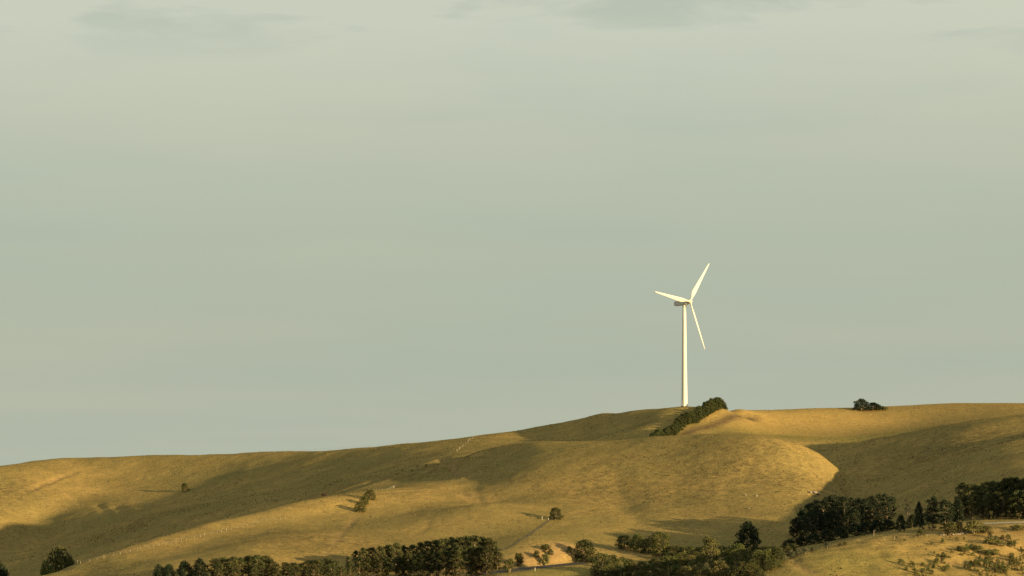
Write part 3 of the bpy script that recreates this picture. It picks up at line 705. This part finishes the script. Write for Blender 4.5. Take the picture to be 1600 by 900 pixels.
# single trees
put_tree('conifer_tree', 'dense', 1346, 642, 19, 'round dark tree alone on the right skyline, taller of the pair', 'tree', wpx=29)
put_tree('conifer_tree', 'dense', 1364, 641.5, 13, 'low spreading dark tree on the skyline directly right of the taller round one', 'tree', wpx=30)
put_tree('bush', 'bush', 1379, 641, 7.5, 'lowest bush at the right end of the skyline tree clump', 'bush', wpx=20)
put_tree('lone_tree', 'round', 868, 812, 20, 'small round dark tree alone on the sunlit central slope', 'tree', wpx=23)
put_tree('lone_bush', 'bush', 289, 768, 15, 'small green bush alone on the upper left hillside', 'bush', wpx=15)
put_tree('lone_tree', 'broad', 578, 781, 17, 'uppermost bush of the three in a diagonal line below the crest fence', 'bush', wpx=21)
put_tree('lone_tree', 'broad', 570, 789, 14, 'middle bush of the three in a diagonal line below the crest fence', 'bush', wpx=18)
put_tree('lone_tree', 'broad', 563, 800, 17, 'lowest bush of the three in a diagonal line below the crest fence', 'bush', wpx=20)
put_far('broadleaf_tree', 'broad', 93, 848, 1268, 'spreading grey-green tree in the shaded hollow at the lower left', 'tree', wpx=58)
put_far('broadleaf_tree', 'broad', 72, 872, 1255, 'smaller tree leaning against the spreading tree in the lower left hollow', 'tree', wpx=32)
put_far('broadleaf_tree', 'broad', 110, 866, 1258, 'small tree at the right of the spreading tree in the lower left hollow', 'tree', wpx=26)
put_far('conifer_tree', 'dense', 4, 880, 1230, 'dark tree cut off by the bottom left corner', 'tree', wpx=36)
put_tree('conifer_tree', 'dense', 248, 912, 30, 'dark tree at the bottom edge, left one of the dark clump on the front ridge', 'tree', wpx=26)
put_tree('conifer_tree', 'dense', 264, 912, 31, 'dark tree at the bottom edge, right one of the leftmost dark pair', 'tree', wpx=26)
put_tree('conifer_tree', 'dense', 288, 912, 36, 'dark tree at the bottom edge, left one of the pair beside the low pine row', 'tree', wpx=30)
put_tree('conifer_tree', 'dense', 312, 912, 39, 'dark tree at the bottom edge, pointed top, next to the low pine row', 'tree', wpx=30)
put_tree('conifer_tree', 'dense', 1168, 859, 45, 'solitary dark green conifer with a knobbly top in the creek valley', 'conifer', wpx=42)
# bank and roadside
put_tree('bush', 'bush', 811, 884, 22, 'leafy bush at the left end of the bare road bank', 'bush', wpx=20)
put_tree('bush', 'bush', 796, 894, 23, 'dark green bush between the pine stand and the bare road bank', 'bush', wpx=22)
put_tree('bush', 'bush', 838, 871, 12, 'left bush of the cluster halfway up the bare road bank', 'bush', wpx=16)
put_tree('bush', 'bush', 852, 884, 22, 'lowest and greenest bush on the bare road bank', 'bush', wpx=19)
put_tree('bush', 'bush', 853, 860, 11, 'wide flat-topped bush at the top of the bare road bank', 'bush', wpx=24)
put_tree('bush', 'bush', 860, 868, 11, 'right bush of the cluster halfway up the bare road bank', 'bush', wpx=12)
put_tree('bush', 'bush', 890, 864, 12, 'little bush left of the big round tree at the end of the road', 'bush', wpx=11)
put_tree('broadleaf_tree', 'round', 913, 879, 38, 'big round dark tree where the road disappears', 'tree', wpx=40)
put_tree('broadleaf_tree', 'round', 940, 900, 38, 'broad dark tree at the bottom edge below the big round tree', 'tree', wpx=40)
for (x, bs, h, w, kd, lb) in [
 (976,858,24,24,'round','leftmost tree of the row at the foot of the central slope'),
 (997,862,29,22,'broad','second tree from the left in the row at the foot of the central slope'),
 (1010,864,24,18,'round','small dark tree third in the row at the foot of the central slope'),
 (1031,868,39,31,'broad','tallest tree of the row at the foot of the central slope'),
 (1052,869,17,24,'round','low dark shrubby tree right of the tallest tree in the creek row'),
 (1075,868,16,26,'broad','low green tree filling the middle of the creek row'),
 (1092,868,14,18,'broad','low tree just left of the tall pale creek tree'),
 (1109,886,50,29,'olive','tall pale olive tree standing highest among the creek trees'),
 (1128,870,18,18,'round','dark tree squeezed between the tall pale tree and the wide creek tree'),
 (1150,886,38,38,'broad','wide leafy tree below the solitary dark conifer'),
 (972,902,33,30,'broad','leafy tree at the bottom edge right of the broad dark tree'),
 (993,906,26,26,'olive','pale round tree at the bottom edge of the creek, left of centre'),
 (1015,908,28,30,'broad','dark leafy tree in the middle of the bottom creek thicket'),
 (1047,898,31,30,'broad','bright green rounded tree in the middle of the creek thicket'),
 (1030,900,26,22,'olive','olive tree behind the middle of the creek thicket'),
 (1072,909,26,28,'olive','pale olive tree on the bottom edge below the bright green one'),
 (1086,898,24,24,'olive','olive tree left below the tall pale creek tree'),
 (1097,912,24,26,'olive','pale rounded tree on the bottom edge below the tall pale tree'),
 (1124,908,34,30,'olive','pale spreading tree on the bottom edge right of the tall pale tree'),
 (1150,908,24,30,'round','dark tree on the bottom edge below the wide leafy tree'),
 (1172,902,24,28,'broad','dark tree on the bottom edge at the right end of the creek thicket'),
 (1188,884,20,22,'round','small dark tree left of the grey shrubs by the foreground hill'),
 (1202,882,27,20,'broad','green-topped tree beside the grey shrubs by the foreground hill'),
 (1217,880,26,18,'round','dark tree behind the grey shrubs by the foreground hill')]:
    put_tree('broadleaf_tree', kd, x, bs, h, lb, 'tree', 'trees along the creek', wpx=w*1.2)
for i, (x, bs, h, w) in enumerate([(1224,876,14,16),(1236,873,14,16),(1248,869,12,14),(1258,866,12,14),(1270,862,9,12)]):
    put_tree('shrub', 'greybush', x, bs, h, 'grey-green shrub in the row along the left edge of the foreground hill', 'shrub', 'grey shrubs edging the foreground hill', wpx=w)
put_tree('shrub', 'greybush', 1293, 857, 12, 'grey-green shrub standing alone below the shaded pine stand', 'shrub', wpx=13)
put_tree('shrub', 'goldbush', 1312, 854, 8, 'yellowish low bush on the edge below the shaded pine stand', 'shrub', wpx=11)
put_tree('shrub', 'goldbush', 1320, 852, 7, 'small yellowish bush right of the other yellow bush below the pines', 'shrub', wpx=9)
put_tree('shrub', 'bush', 1438, 838, 13, 'round green bush on the strip between the two fences at the right', 'shrub', wpx=17)
put_tree('shrub', 'bush', 1484, 836, 22, 'dark broad bush beside the white marker post at the right', 'shrub', wpx=30)
put_tree('shrub', 'goldbush', 1500, 832, 20, 'yellowish bush sunlit at its top, right of the white marker post', 'shrub', wpx=18)
put_tree('shrub', 'goldbush', 1520, 834, 24, 'broad olive bush below the far right pines', 'shrub', wpx=36)
put_tree('shrub', 'goldbush', 1540, 833, 13, 'low olive bush left of the pale road', 'shrub', wpx=24)
put_tree('shrub', 'goldbush', 1592, 829, 10, 'reddish brown low thicket under the pale road at the right edge', 'shrub', wpx=34)
# scrub dotted on the right foreground slope
for i, (x, bs, h, w, kd) in enumerate([(958,880,14,20,'broad'),(985,889,16,22,'olive'),(1004,892,16,24,'broad'),(1022,886,14,20,'broad'),(1040,880,12,20,'broad'),(1060,884,16,24,'broad'),(1078,882,16,24,'olive'),(1095,878,15,22,'broad'),(1122,892,18,24,'olive'),(1138,884,16,22,'broad'),(1136,898,18,26,'broad'),(1160,896,20,26,'olive'),(1180,894,20,26,'round'),(1104,904,18,26,'olive'),(1058,902,18,26,'broad'),(1034,910,22,26,'olive'),(1001,914,24,28,'broad'),(960,908,22,26,'round'),(1170,874,14,22,'round'),(1186,908,20,24,'round'),(1200,892,18,22,'round'),(1212,887,14,18,'broad'),(1135,868,14,20,'round'),(1145,872,14,20,'broad'),(1196,872,20,26,'round'),(1206,868,16,22,'round'),(1218,872,18,22,'broad'),(1186,880,22,28,'broad'),(1230,868,16,22,'round'),(1150,866,14,22,'broad'),(1180,864,12,18,'round'),(1238,862,14,20,'round'),(1064,876,14,22,'broad'),(1046,874,13,20,'round'),(1086,874,14,22,'broad'),(1100,870,13,20,'round')]):
    put_tree('thicket_tree', kd, x, bs, h, 'low rounded tree filling the creek thicket at the bottom', 'tree', 'low trees filling the creek thicket', wpx=w)
for x, y, h in [(692,722,6),(684,724,5),(676,726,6),(668,727,5),(661,730,6),(652,731,5),(643,734,5),(632,738,4),(620,742,4),(700,718,5),(1322,752,5),(1325,760,4),(1327,769,5),(1328,779,4),(1318,746,4),(1312,693,4)]:
    x += rt.uniform(-5, 5); y += rt.uniform(-2, 2.5); h *= rt.uniform(.35, .85)
    put_tree('gully_bush', 'scrub', x, y, h, 'tiny dark bush growing in ' + ('the gully left of the curved track' if x < 900 else 'the crease right of the central hill'), 'bush', 'tiny bushes in the gullies', wpx=h*1.5)
g6, l6 = 'scrub dotted over the right foreground slope', 'small dark green scrub bush on the golden right foreground slope'
rs = random.Random(21); placed = []
fixed = [(1545,850,11,26),(1560,853,10,22),(1575,846,13,14),(1530,862,10,24),(1545,868,11,28),(1555,868,12,16),(1518,858,9,16),(1498,860,8,12),(1473,849,7,8),(1473,846,6,6),(1427,888,12,9),(1424,882,7,6),(1458,888,7,9),(1541,886,14,10),(1548,890,15,10),(1555,890,10,9),(1568,892,10,12),(1456,851,6,8)]
for x, y, h, w in fixed: put_tree('scrub_bush', 'scrub', x, y, h, l6, 'bush', g6, wpx=w)
while len(placed) < 175:
    x = 1400+200*rs.random()**.75; y = 840+62*rs.random()
    if (x-1400)/200 < .55*(900-y)/60 - .05*rs.random() and rs.random() < .8: continue
    if any(abs(x-a) < 3 and abs(y-b) < 1.5 for a, b in placed): continue
    if vnoise(np.array([x/22.]), np.array([y/12.]), 71)[0] < -.25 + .3*rs.random(): continue
    placed.append((x, y)); h = 3+7.5*rs.random()**1.9
    put_tree('scrub_bush', 'scrub', x, y, h, l6, 'bush', g6, wpx=h*rs.uniform(.8, 1.5))

# ------------------------------------------------------------------ road, path
def ribbon(name, L, half, mat, lift, tilt=0.):
    L = np.array(L); v = []; f = []
    d = np.gradient(L[:, :2], axis=0); d /= np.linalg.norm(d, axis=1)[:, None]; nrm = np.c_[-d[:, 1], d[:, 0]]
    K = 5
    for i in range(len(L)):
        for k in range(K):
            p = L[i, :2] + nrm[i]*half*(2*k/(K-1)-1); v.append((p[0], p[1], max(float(hgt(*p)), float(hgt(*L[i, :2]))-.25)+lift+tilt*(k/(K-1))))
    for i in range(len(L)-1):
        for k in range(K-1): a = i*K+k; f.append((a, a+1, a+K+1, a+K))
    o = link(name, mesh_np(name, v, f, True), MAT[mat]); o['kind'] = 'structure'; return o
def resample(L, step):
    seg = np.r_[0, np.cumsum(np.linalg.norm(np.diff(L, axis=0), axis=1))]; t = np.arange(0, seg[-1], step)
    return np.stack([np.interp(t, seg, L[:, i]) for i in range(3)], 1)
ribbon('road', resample(road_line, 1.5), 2.9, 'asphalt', .07, .3)
ribbon('gravel_road', resample(pale_line, 1.5), 1.9, 'gravel', .10, .4)
ribbon('path', resample(smooth_line(line_hits([(859,812),(848,820),(838,828),(822,838),(808,849),(795,856),(782,860)], 4), 4), .9), .6, 'dirt', .06)

# ------------------------------------------------------------------ fences
def fence(pts, label, step, h=1.25, r=.085, mat='post'):
    L = smooth_line(line_hits(pts, 4), 2); L = resample(L, step); root = link('wire_fence', None); o0 = L[0]; root.location = tuple(o0)
    rf = random.Random(len(L)); b = MB(); b.tube([(0, 0, -.4), (0, 0, h)], [r, r*.9], 6); pm = b.mesh('post'); tops_ = []
    for p in L:
        p = p + np.array([rf.uniform(-.35, .35)*step, 0, 0])*.5; z = float(hgt(p[0], p[1])); o = link('post', pm, MAT[mat], root)
        o.location = (p[0]-o0[0], p[1]-o0[1], z-o0[2]); o.rotation_euler = (rf.uniform(-.07, .07), rf.uniform(-.07, .07), rf.uniform(0, 3)); o.scale = (1, 1, rf.uniform(.6, 1.15))
        tops_.append((p[0]-o0[0], p[1]-o0[1], z-o0[2]))
    for hh in (.45, .8, 1.1):
        b = MB(); b.tube([(x, y, z+hh) for x, y, z in tops_], [.008]*len(tops_), 3, False); link('wire', b.mesh('wire'), MAT['wire'], root)
    return tag(root, label, 'fence')
fence([(28,899),(64,892.5),(122,882),(180,868),(216,860.5),(250,853),(296,843),(342,833),(377,825),(420,814),(461,810)], 'post and wire fence along the crest of the front left ridge', 2.7, 1.15, .065)
fence([(589,767),(600,766.5),(609,766),(618,761)], 'short row of pale fence posts right of the three diagonal bushes', 2.1, .9, .05)
fence([(713,706),(722,699),(731,691),(740,684),(746,681)], 'pale fence climbing diagonally to the skyline left of centre', 3.0, 1.1, .055)
fence([(400,709.5),(470,706.5),(540,702.8),(600,697.5),(660,690.8)], 'thin fence along the left skyline', 5.5, 1.1, .05)
fence([(1380,844),(1394,843.5),(1425,841),(1460,838.5)], 'fence along the crest of the right foreground hill', 3.2, 1.1, .06)
def single_post(px, py, label, h=1.1, r=.085, mat='white_post'):
    p = hit(px, py); b = MB(); b.tube([(0, 0, -.3), (0, 0, h*.72)], [r, r], 8); root = link('marker_post', b.mesh('marker_post'), MAT[mat])
    root.location = tuple(p); b = MB(); b.tube([(0, 0, h*.72), (0, 0, h)], [r*1.25, r*1.1], 8); link('cap', b.mesh('cap'), MAT[mat], root)
    return tag(root, label, 'post')
single_post(836, 892.5, 'white marker post beside the road at the bottom')
single_post(847, 811.5, 'white post left of the lone round tree on the central slope', 1.0, .085)
single_post(857, 812.5, 'short white post at the foot of the lone round tree', .8, .085)
single_post(1484, 835.5, 'white marker post by the pale rocks on the right foreground crest', 1.4, .1)
single_post(1365.5, 837, 'tall grey post in front of the shaded pine stand', 1.6, .07, 'post')

# ------------------------------------------------------------------ rocks
def rock(px, py, size, seed, label, group):
    import bmesh
    p = hit(px, py)
    if p is None: return
    bm = bmesh.new(); bmesh.ops.create_icosphere(bm, subdivisions=2, radius=1); rr = random.Random(seed); ph = [rr.uniform(0, 6) for _ in range(6)]
    for v in bm.verts:
        c = v.co; k = 1+.18*math.sin(3*c.x+ph[0])+.16*math.sin(4*c.y+ph[1])+.14*math.sin(5*c.z+ph[2]); v.co = Vector((c.x*1.2, c.y*.9, c.z*.7))*k
    me = bpy.data.meshes.new('rock'); bm.to_mesh(me); bm.free()
    o = link('rock', me, MAT['rock']); o.location = (p[0], p[1], p[2]+size*.2); o.scale = (size,)*3; o.rotation_euler = (0, 0, rr.uniform(0, 6)); tag(o, label, 'rock', group)
for i, (x, y, z) in enumerate([(1470,836.5,.4),(1474,836.3,.5),(1478,836,.45),(1489,835.8,.5),(1493,835.4,.55),(1498,835,.5),(1502,834.6,.6),(1506,834.4,.5),(1510,834,.55)]):
    rock(x, y, z, i, 'small pale rock, ' + nth(i) + ' along the crest beside the white marker post', 'pale rocks beside the marker post')
for i, (x, y, z) in enumerate([(1266,770,.7),(1272,771,1.0),(1277,772,.8),(1165,774,.5),(1182,775,.45),(1170,795,.45)]):
    rock(x, y, z, 40+i, ['small rock left of the outcrop above the shaded pines', 'largest rock of the outcrop above the shaded pines', 'right rock of the outcrop above the shaded pines', 'left pale stone on the lower central slope', 'right pale stone on the lower central slope', 'pale stone low on the central slope above the creek'][i], 'stones on the central slope')

# ------------------------------------------------------------------ cow grazing in the hollow
def cow(px, py):
    p = hit(px, py); me = bpy.data.meshes.new('cow')
    V = [(0,0,1.05),(-.5,0,1.08),(-.85,0,1.05),(.45,0,1.05),(.75,0,1.12),(1.05,0,.85),(1.25,0,.5),(1.36,0,.28),
         (.5,.2,.62),(.48,.2,.34),(.5,.2,.02),(.5,-.2,.62),(.48,-.2,.34),(.5,-.2,.02),(-.7,.2,.68),(-.82,.2,.36),(-.76,.2,.02),(-.7,-.2,.68),(-.82,-.2,.36),(-.76,-.2,.02),(-1.0,0,.95),(-1.06,0,.5)]
    E = [(0,1),(1,2),(0,3),(3,4),(4,5),(5,6),(6,7),(3,8),(8,9),(9,10),(3,11),(11,12),(12,13),(2,14),(14,15),(15,16),(2,17),(17,18),(18,19),(2,20),(20,21)]
    Rr = [.40,.40,.33,.38,.27,.2,.15,.09,.15,.08,.07,.15,.08,.07,.17,.09,.07,.17,.09,.07,.05,.04]
    me.from_pydata(V, E, []); o = bpy.data.objects.new('cow', me); C.objects.link(o)
    sk = o.modifiers.new('skin', 'SKIN'); o.modifiers.new('sub', 'SUBSURF').levels = 1
    for i, r in enumerate(Rr): me.skin_vertices[0].data[i].radius = (r, r)
    me.skin_vertices[0].data[0].use_root = True
    me.materials.append(MAT['hide'])
    dg = bpy.context.evaluated_depsgraph_get(); m2 = bpy.data.meshes.new_from_object(o.evaluated_get(dg)); bpy.data.objects.remove(o)
    m2.name = 'cow'; o = link('cow', m2); o.location = tuple(p); o.rotation_euler = (0, 0, R(170))
    tag(o, 'dark brown cow grazing in the shaded hollow left of centre', 'cow')
cow(507, 777.5)

# ------------------------------------------------------------------ tussocks: nobody could count them
def tussocks(n=70000):
    rng = np.random.default_rng(3); y = 960+640*rng.random(n*2)**.9; x = (rng.random(n*2)*2-1)*.150*y
    d = .5+.5*vnoise(x/14, y/14, 51)+.35*vnoise(x/5, y/5, 52); keep = rng.random(n*2) < np.clip(d, .08, 1)
    ii = np.clip(np.searchsorted(xs, x)-1, 0, len(xs)-2); jj = np.clip(np.searchsorted(ys, y)-1, 0, len(ys)-2)
    keep &= (SOIL[jj, ii] < .35) & (gold[jj, ii]*rng.random(n*2) < .5)
    x = x[keep][:n]; y = y[keep][:n]; m = len(x); z = hgt(x, y)
    h = (.07+.15*rng.random(m)**2); w = .12+.14*rng.random(m); v = np.empty((m, 3, 3, 3)); a0 = rng.random(m)*6.28
    for k in range(3):
        a = a0+k*2.1; dx, dy = np.cos(a), np.sin(a)
        v[:, k, 0] = np.c_[x-dy*w+dx*.1, y+dx*w+dy*.1, z-.06]; v[:, k, 1] = np.c_[x+dy*w+dx*.1, y-dx*w+dy*.1, z-.06]; v[:, k, 2] = np.c_[x+dx*w*1.6, y+dy*w*1.6, z+h]
    o = link('grass_tussocks', mesh_np('grass_tussocks', v.reshape(-1, 3), np.arange(9*m).reshape(-1, 3)), MAT['tuft']); o['kind'] = 'stuff'
    o['label'] = 'dry grass tussocks covering the hillsides'
tussocks()
def rushes(n=2600):
    """dark rush and weed clumps that mottle the slopes"""
    rng = np.random.default_rng(8); y = 980+560*rng.random(n*8); x = (rng.random(n*8)*2-1)*.150*y
    d = vnoise(x/26, y/26, 61)+.8*vnoise(x/9, y/9, 62); keep = (d > .42+.5*rng.random(n*8))
    ii = np.clip(np.searchsorted(xs, x)-1, 0, len(xs)-2); jj = np.clip(np.searchsorted(ys, y)-1, 0, len(ys)-2)
    keep &= (SOIL[jj, ii] < .3) & (gold[jj, ii] < .3)
    x = x[keep][:n]; y = y[keep][:n]; m = len(x); z = hgt(x, y); K = 7
    h = .15+.40*rng.random(m)**2; w = .15+.35*rng.random(m); v = np.empty((m, K, 3, 3))
    for k in range(K):
        a = rng.random(m)*6.28; dx, dy = np.cos(a), np.sin(a); ox, oy = dx*w*rng.random(m), dy*w*rng.random(m)
        v[:, k, 0] = np.c_[x+ox-dy*.14, y+oy+dx*.14, z-.05]; v[:, k, 1] = np.c_[x+ox+dy*.14, y+oy-dx*.14, z-.05]; v[:, k, 2] = np.c_[x+ox*1.5, y+oy*1.5, z+h*(.6+.4*rng.random(m))]
    o = link('rush_clumps', mesh_np('rush_clumps', v.reshape(-1, 3), np.arange(3*K*m).reshape(-1, 3)), MAT['rush']); o['kind'] = 'stuff'
    o['label'] = 'dark rush clumps speckling the dry slopes'
rushes()
